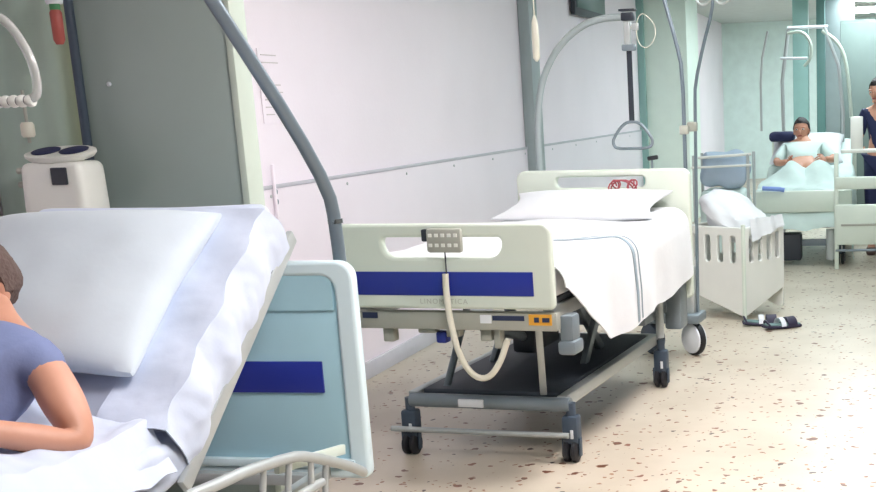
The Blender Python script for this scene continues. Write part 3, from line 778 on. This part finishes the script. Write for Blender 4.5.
def heap(q):
    x, y, z = q; n = noise.noise(Vector((x*2.2, y*2.2, z*2)))*.16+noise.noise(Vector((x*5, y*5, z*5)))*.06
    r_ = 1+n; return Vector((LA/2+x*(LA/2)*r_*(.97 if z > -.1 else .86), -LB/2+y*(LB/2)*r_*(.97 if z > -.1 else .86), .70+z*.17*r_+.10*(x+.0)))
hp = MB(); hp.ell((0, 0, 0), (1, 1, 1), 40, heap); hp = hp.build('sheet_heap', M['linen'])
hp.location = hm.location; hp.rotation_euler = hm.rotation_euler; tag(hp, 'crumpled white sheets piled in the slotted white hamper', 'bedsheets')
def hang(a_, b_):
    x = -.03-.012*math.sin(b_*3); return (x-.02*a_-.012*math.sin(b_*14), -.04-b_*.36, .72-.16*a_*(1-.5*b_)+.01*noise.noise(Vector((a_*5, b_*8, 0))))
MB().grid(20, 24, hang, .006).build('hanging_corner', M['linen'], hp)
# pair of dark sandals
sp = None
def sandal(x, y, rz, lab):
    s_ = thing('sandal', lab, 'sandal', (x, y, 0), rz, None)
    def so(q): 
        x_, y_, z_ = q; w = .8+.25*math.sin((x_/.14+1)*1.3); return Vector((x_, y_*w, z_+.012+.012*max(0, -x_/.13)))
    MB().soft((.28, .10, .022), .011, so, (20, 10, 3)).build('sole', M['slate'], s_)
    MB().soft((.26, .086, .010), .005, lambda q: so(q)+Vector((0, 0, .014)), (20, 10, 2)).build('insole', M['slate2'], s_)
    def st(x0, w):
        def f(a_, b_): th = PI*b_; return (x0+(a_-.5)*w, .052*math.cos(th), .02+.05*math.sin(th))
        return f
    MB().grid(4, 16, st(.06, .07), .005).build('strap', M['slate'], s_)
    MB().grid(4, 16, st(-.01, .035), .005).build('strap', M['strap'], s_)
    MB().tube([(-.11, .045, .03), (-.135, 0, .075), (-.11, -.045, .03)], .007, 8, 2).build('heel_strap', M['slate'], s_)
sandal(8.17, .66, math.radians(-55), 'dark sandal lying nearer the camera, right one of the pair on the floor')
sandal(8.28, .80, math.radians(-80), 'dark sandal half behind its mate, touching the foot of the hamper')

# linen trolley with two white rails
tr = thing('linen_trolley', 'pale blue linen trolley with two white top rails behind the hamper', 'trolley', (10.6, 1.32, 0))
for x in (-.25, .25):
    for y in (-.22, .24): MB().tube([(x, y, .08), (x, y, 1.08)], .014, 10).build('post', M['steel'], tr); MB().lathe((x, y, .04), [(.035, -.012), (.04, 0), (.035, .012)], 'Y', 14).build('castor', M['black'], tr)
MB().tube([(-.25, -.25, 1.08), (-.25, .20, 1.06)], .012, 10).build('top_rail', M['wplast'], tr)
MB().tube([(-.27, -.25, .99), (-.27, .26, .98)], .010, 10).build('top_rail', M['wplast'], tr)
MB().soft((.46, .42, .62), .08, lambda q: Vector((q.x+wob(q, .04, 6), q.y+wob(q, .05, 5, 3), q.z+.47)), (16, 16, 16)).build('linen_bag', M['linenp'], tr)
MB().soft((.44, .40, .28), .10, lambda q: Vector((q.x+wob(q, .06, 6), q.y+wob(q, .05, 7, 3), q.z+.95+wob(q, .08, 5))), (16, 16, 10)).build('folded_blanket', mat('pale_blue_blanket', S(170, 188, 206), .9, bump=.3, bscale=10), tr)
MB().box((0, 0, .12), (.5, .46, .03)).build('shelf', M['steel'], tr)

# ------------------------------------------------------------------ far occupied bed
FB = (11.3, .70, 0)
fbed = thing('hospital_bed', 'far hospital bed holding a patient under pale sheets, seen from its foot', 'bed', FB)
MB().box((-.06, 0, .60), (.05, .90, .20), bev=.02).build('footboard', M['cream'], fbed)
MB().box((2.05, 0, .80), (.05, .90, .55), bev=.03).build('headboard', M['cream'], fbed)
d = MB()
for y in (-.4, .4): d.box((1.0, y, .48), (2.0, .04, .06))
for x in (0, .6, 1.3, 2): d.box((x, 0, .48), (.05, .8, .05))
d.build('deck_frame', M['steel'], fbed)
d = MB()
for y in (-.3, .3): d.box((.95, y, .2), (1.6, .05, .06))
for x in (.15, 1.75): d.box((x, 0, .2), (.05, .66, .06))
d.build('base_frame', M['steeld'], fbed)
for x in (.1, 1.75):
    for y in (-.34, .34): castor(fbed, x, y, .06)
MB().box((.12, .15, .17), (.2, .26, .25), bev=.02).build('motor_housing', M['dark'], fbed)
MB().tube([(.0, -.25, .06), (.0, -.25, .34)], .04, 14).build('support_column', M['steel'], fbed)
def mf(q):
    u = q.x+1.0; z = q.z+.58; k = max(0, u-1.15); z += k*.55; return Vector((u, q.y, z))
MB().soft((1.96, .84, .14), .04, mf, (40, 12, 4)).build('mattress', M['linenp'], fbed)
MB().soft((2, 2, 2), .02, pilf(1.62, .05, 1.0, .22, .36, .09, 0, .05, 5, .55), (20, 26, 6)).build('pillow', M['linen'], fbed)
def fs(a_, b_):
    u = -.09+a_*1.5; y = -.50+b_*1.0
    z = .70+.24*math.exp(-((u-.55)/.28)**2)*(.55+.45*math.exp(-((abs(y)-.14)/.12)**2))*math.exp(-(y/.42)**4)+.10*math.exp(-((u-1.15)/.3)**2)*math.exp(-(y/.3)**2)
    z += max(0, u-1.15)*.5
    if u < .02: z -= (.02-u)*3.2; 
    ed = max(0, abs(y)-.43)
    z -= ed*4.0
    z += .03*noise.noise(Vector((u*7, y*8, 0)))
    yy = max(-.46, min(.46, y))+.0
    return (u if u > -.06 else -.06-.03*math.sin(y*20)*.3-.03, yy+.02*noise.noise(Vector((u*6, z*9, 2))), z)
MB().grid(60, 60, fs, .008).build('sheet', M['linenp'], fbed)
MB().tube([(-.10, .36, .73), (-.11, .2, .72), (-.11, .16, .71)], .02, 8).build('folded_cloth', mat('periwinkle_cloth', S(134, 160, 224), .9), fbed)
# overhead frame
tf = thing('overhead_frame', 'pale overhead frame with cross bars and arcs above the far bed', 'bed frame', (13.2, .8, 0))
off = (13.2, .8, 0)
def fx(x0, y0, z0): return (x0, y0, z0)
MB().tube([(13.2, 1.00, .3), (13.2, 1.02, 1.7), (13.2, .95, 2.22)], .02, 10).build('upright', M['steel'], tf, off=off)
MB().tube([(13.2, .40, .3), (13.2, .38, 1.7), (13.2, .58, 2.24)], .02, 10, 1).build('upright', M['steel'], tf, off=off)
MB().tube([(13.2, .96, 2.24), (13.2, .54, 2.235)], .018, 10).build('cross_bar', M['whitel'], tf, off=off)
MB().tube([(13.0, 1.02, 1.93), (13.0, .74, 1.92)], .015, 10).build('cross_bar', M['whitel'], tf, off=off)
MB().tube([(13.1, .95, 2.18), (13.05, .80, 2.2), (13.0, .70, 2.08), (13.0, .70, 1.92), (13.0, .78, 1.84)], .016, 10, 2).build('arc', M['divedge'], tf, off=off)
MB().tube([(13.2, .60, 2.2), (13.2, .40, 2.05), (13.2, .33, 1.75), (13.2, .3, 1.3)], .02, 10, 2).build('arc', M['divedge'], tf, off=off)
MB().tube([(12.9, 1.14, 2.2), (12.9, 1.22, 1.85), (12.9, 1.22, 1.2)], .012, 10, 1).build('drip_line', M['steel'], tf, off=off)
# far patient
F = Vector(FB)
def q(x, y, z): return (F.x+x, F.y+y, z)
n2 = [(q(.98, .06, .80), .12), (q(1.15, .06, .88), .12), (q(1.32, .07, 1.0), .13), (q(1.36, .075, 1.13), .05), (q(1.37, .08, 1.18), .048),
      (q(1.30, .24, 1.04), .055), (q(1.12, .33, .90), .042), (q(.92, .27, .90), .034), (q(.84, .2, .92), .026),
      (q(1.30, -.12, 1.04), .055), (q(1.12, -.24, .92), .042), (q(.92, -.22, .92), .034), (q(.84, -.17, .94), .026),
      (q(.62, .16, .84), .075), (q(.25, .16, .67), .05), (q(.62, -.08, .84), .075), (q(.25, -.08, .67), .05)]
e2 = [(0, 1), (1, 2), (2, 3), (3, 4), (2, 5), (5, 6), (6, 7), (7, 8), (2, 9), (9, 10), (10, 11), (11, 12), (0, 13), (13, 14), (0, 15), (15, 16)]
g2 = [(n2[i][0], r) for i, r in ((0, .19), (1, .175), (2, .155), (5, .066), (6, .055), (9, .066), (10, .055))]
person('patient with dark hair lying propped up in the far bed', n2, e2, 0, q(1.37, .09, 1.20), (-1, .15, .1), (.3, 0, 1),
       [(q(.84, .2, .92), (-1, -.4, .05), (0, -.5, .6), 1, .6), (q(.84, -.17, .94), (-1, .4, .05), (0, .5, .6), 1, .6)],
       [('gown', g2, [(0, 1), (1, 2), (2, 3), (3, 4), (2, 5), (5, 6)], 0, M['linenp'])], q(1, .06, .7), M['hair'])
MB_ = MB().soft((.26, .26, .10), .04, lambda v: Vector((v.x+wob(v, .02, 9), v.y, v.z)), (12, 12, 6)).build('folded_garment', M['navyc']); MB_.location = (12.85, 1.0, 1.14)
tag(MB_, 'navy folded garment lying on the pillow beside the far patient', 'garment')

# white cot end and person at the right edge
ct = thing('cot', 'white cot with solid end panels standing at the right edge far down the corridor', 'cot', (11.05, -.105, 0))
MB().box((0, 0, .40), (.04, 1.0, .36), bev=.012).build('end_panel', M['cream'], ct)
MB().box((-.022, 0, .40), (.01, .9, .02), bev=.003).build('panel_bead', M['gplast'], ct)
MB().box((0, 0, .77), (.04, 1.0, .11), bev=.012).build('top_panel', M['cream'], ct)
MB().box((0, -.03, 1.05), (.05, .96, .035), bev=.01).build('top_rail', M['wplast'], ct)
for y in (-.49, .49): MB().box((.01, y, .52), (.04, .04, 1.04), bev=.008).build('post', M['cream'], ct)
MB().box((.0, .31, 1.20), (.03, .11, .30), bev=.01).build('upright_panel', M['wplast'], ct)
MB().box((0, 0, .17), (.03, 1.0, .02), bev=.004).build('bottom_bar', M['steeld'], ct)
P0 = Vector((12.15, -.02, 0))
def w(x, y, z): return (P0.x+x, P0.y+y, z)
n3 = [(w(0, 0, .95), .125), (w(0, 0, 1.10), .115), (w(0, .01, 1.30), .13), (w(-.02, .02, 1.44), .05), (w(-.03, .03, 1.50), .048),
      (w(0, .17, 1.36), .05), (w(-.08, .22, 1.14), .042), (w(-.22, .24, 1.02), .033), (w(-.28, .22, 1.03), .026),
      (w(0, -.17, 1.36), .05), (w(-.03, -.23, 1.12), .042), (w(-.18, -.18, .98), .033), (w(-.25, -.15, 1.0), .026),
      (w(0, .09, .88), .09), (w(-.03, .10, .50), .06), (w(0, .10, .10), .04), (w(-.10, .11, .04), .035),
      (w(0, -.09, .88), .09), (w(-.02, -.10, .50), .06), (w(0, -.10, .10), .04), (w(-.10, -.11, .04), .035)]
e3 = [(0, 1), (1, 2), (2, 3), (3, 4), (2, 5), (5, 6), (6, 7), (7, 8), (2, 9), (9, 10), (10, 11), (11, 12), (0, 13), (13, 14), (14, 15), (15, 16), (0, 17), (17, 18), (18, 19), (19, 20)]
top3 = [(n3[i][0], r) for i, r in ((0, .14), (1, .13), (2, .142), (5, .062), (6, .053), (9, .062), (10, .053))]
tr3 = [(n3[i][0], r) for i, r in ((0, .145), (13, .10), (14, .075), (15, .06), (17, .10), (18, .075), (19, .06))]
pp = person('person in navy clothes standing behind the white cot at the right edge', n3, e3, 0, w(-.04, .05, 1.56), (-1, .45, -.15), (0, 0, 1),
       [(w(-.28, .22, 1.03), (-1, 0, -.1), (0, -1, .3), 1, .8), (w(-.25, -.15, 1.0), (-1, 0, -.1), (0, 1, .3), 1, .8)],
       [('shirt', top3, [(0, 1), (1, 2), (2, 3), (3, 4), (2, 5), (5, 6)], 0, M['navyc']), ('trousers', tr3, [(0, 1), (1, 2), (2, 3), (0, 4), (4, 5), (5, 6)], 0, M['navyc'])], tuple(P0), M['hair'], .95)
for y in (.105, -.105):
    MB().soft((.27, .095, .07), .03, lambda v: Vector((v.x-.06, v.y+y, v.z+.036)), (12, 8, 5)).build('shoe', M['shoe'], pp)
gc = thing('grey_cupboard', 'tall plain grey cupboard standing behind the person in navy', 'cupboard', (14.3, -.3, 0))
MB().box((0, 0, 1.17), (.55, 1.48, 2.34), bev=.008).build('carcass', M['cupb'], gc)
for y in (-.37, .37):
    d = MB().box((-.285, y, 1.18), (.02, .725, 2.26), bev=.004).build('door', M['cupb'], gc)
    MB().box((-.305, y*.18, 1.25), (.02, .015, .14), bev=.004).build('handle', M['steel'], d)

# ------------------------------------------------------------------ lights, world, camera
wd = bpy.data.worlds.new('World'); SC.world = wd; wd.use_nodes = True
wd.node_tree.nodes['Background'].inputs[0].default_value = (.8, .9, 1, 1); wd.node_tree.nodes['Background'].inputs[1].default_value = .3
camd = bpy.data.cameras.new('camera'); cam = bpy.data.objects.new('camera', camd); COL.objects.link(cam); SC.camera = cam
Fv = Vector((0.9607031289450654, 0.17113465145223297, -0.21854617156903905)); Rv = Vector((0.16755726107032992, -0.9852429280964299, -0.03494190748345583)); Uv = Vector((0.22130084115920215, 0.003050198074849582, 0.9752008172648))
mw = Matrix((Rv, Uv, -Fv)).transposed().to_4x4(); mw.translation = Vector((0, 0, 1.5374)); cam.matrix_world = mw
camd.sensor_width = 36; camd.lens = 1215.54*36/876
camd.shift_x = -(668.4-438)/876; camd.shift_y = (373.7-246)/876
camd.clip_start = .05; camd.clip_end = 200
vs = SC.view_settings; vs.view_transform = 'Standard'; vs.look = 'None'; vs.exposure = 0.36; vs.gamma = 1; vs.use_curve_mapping = False
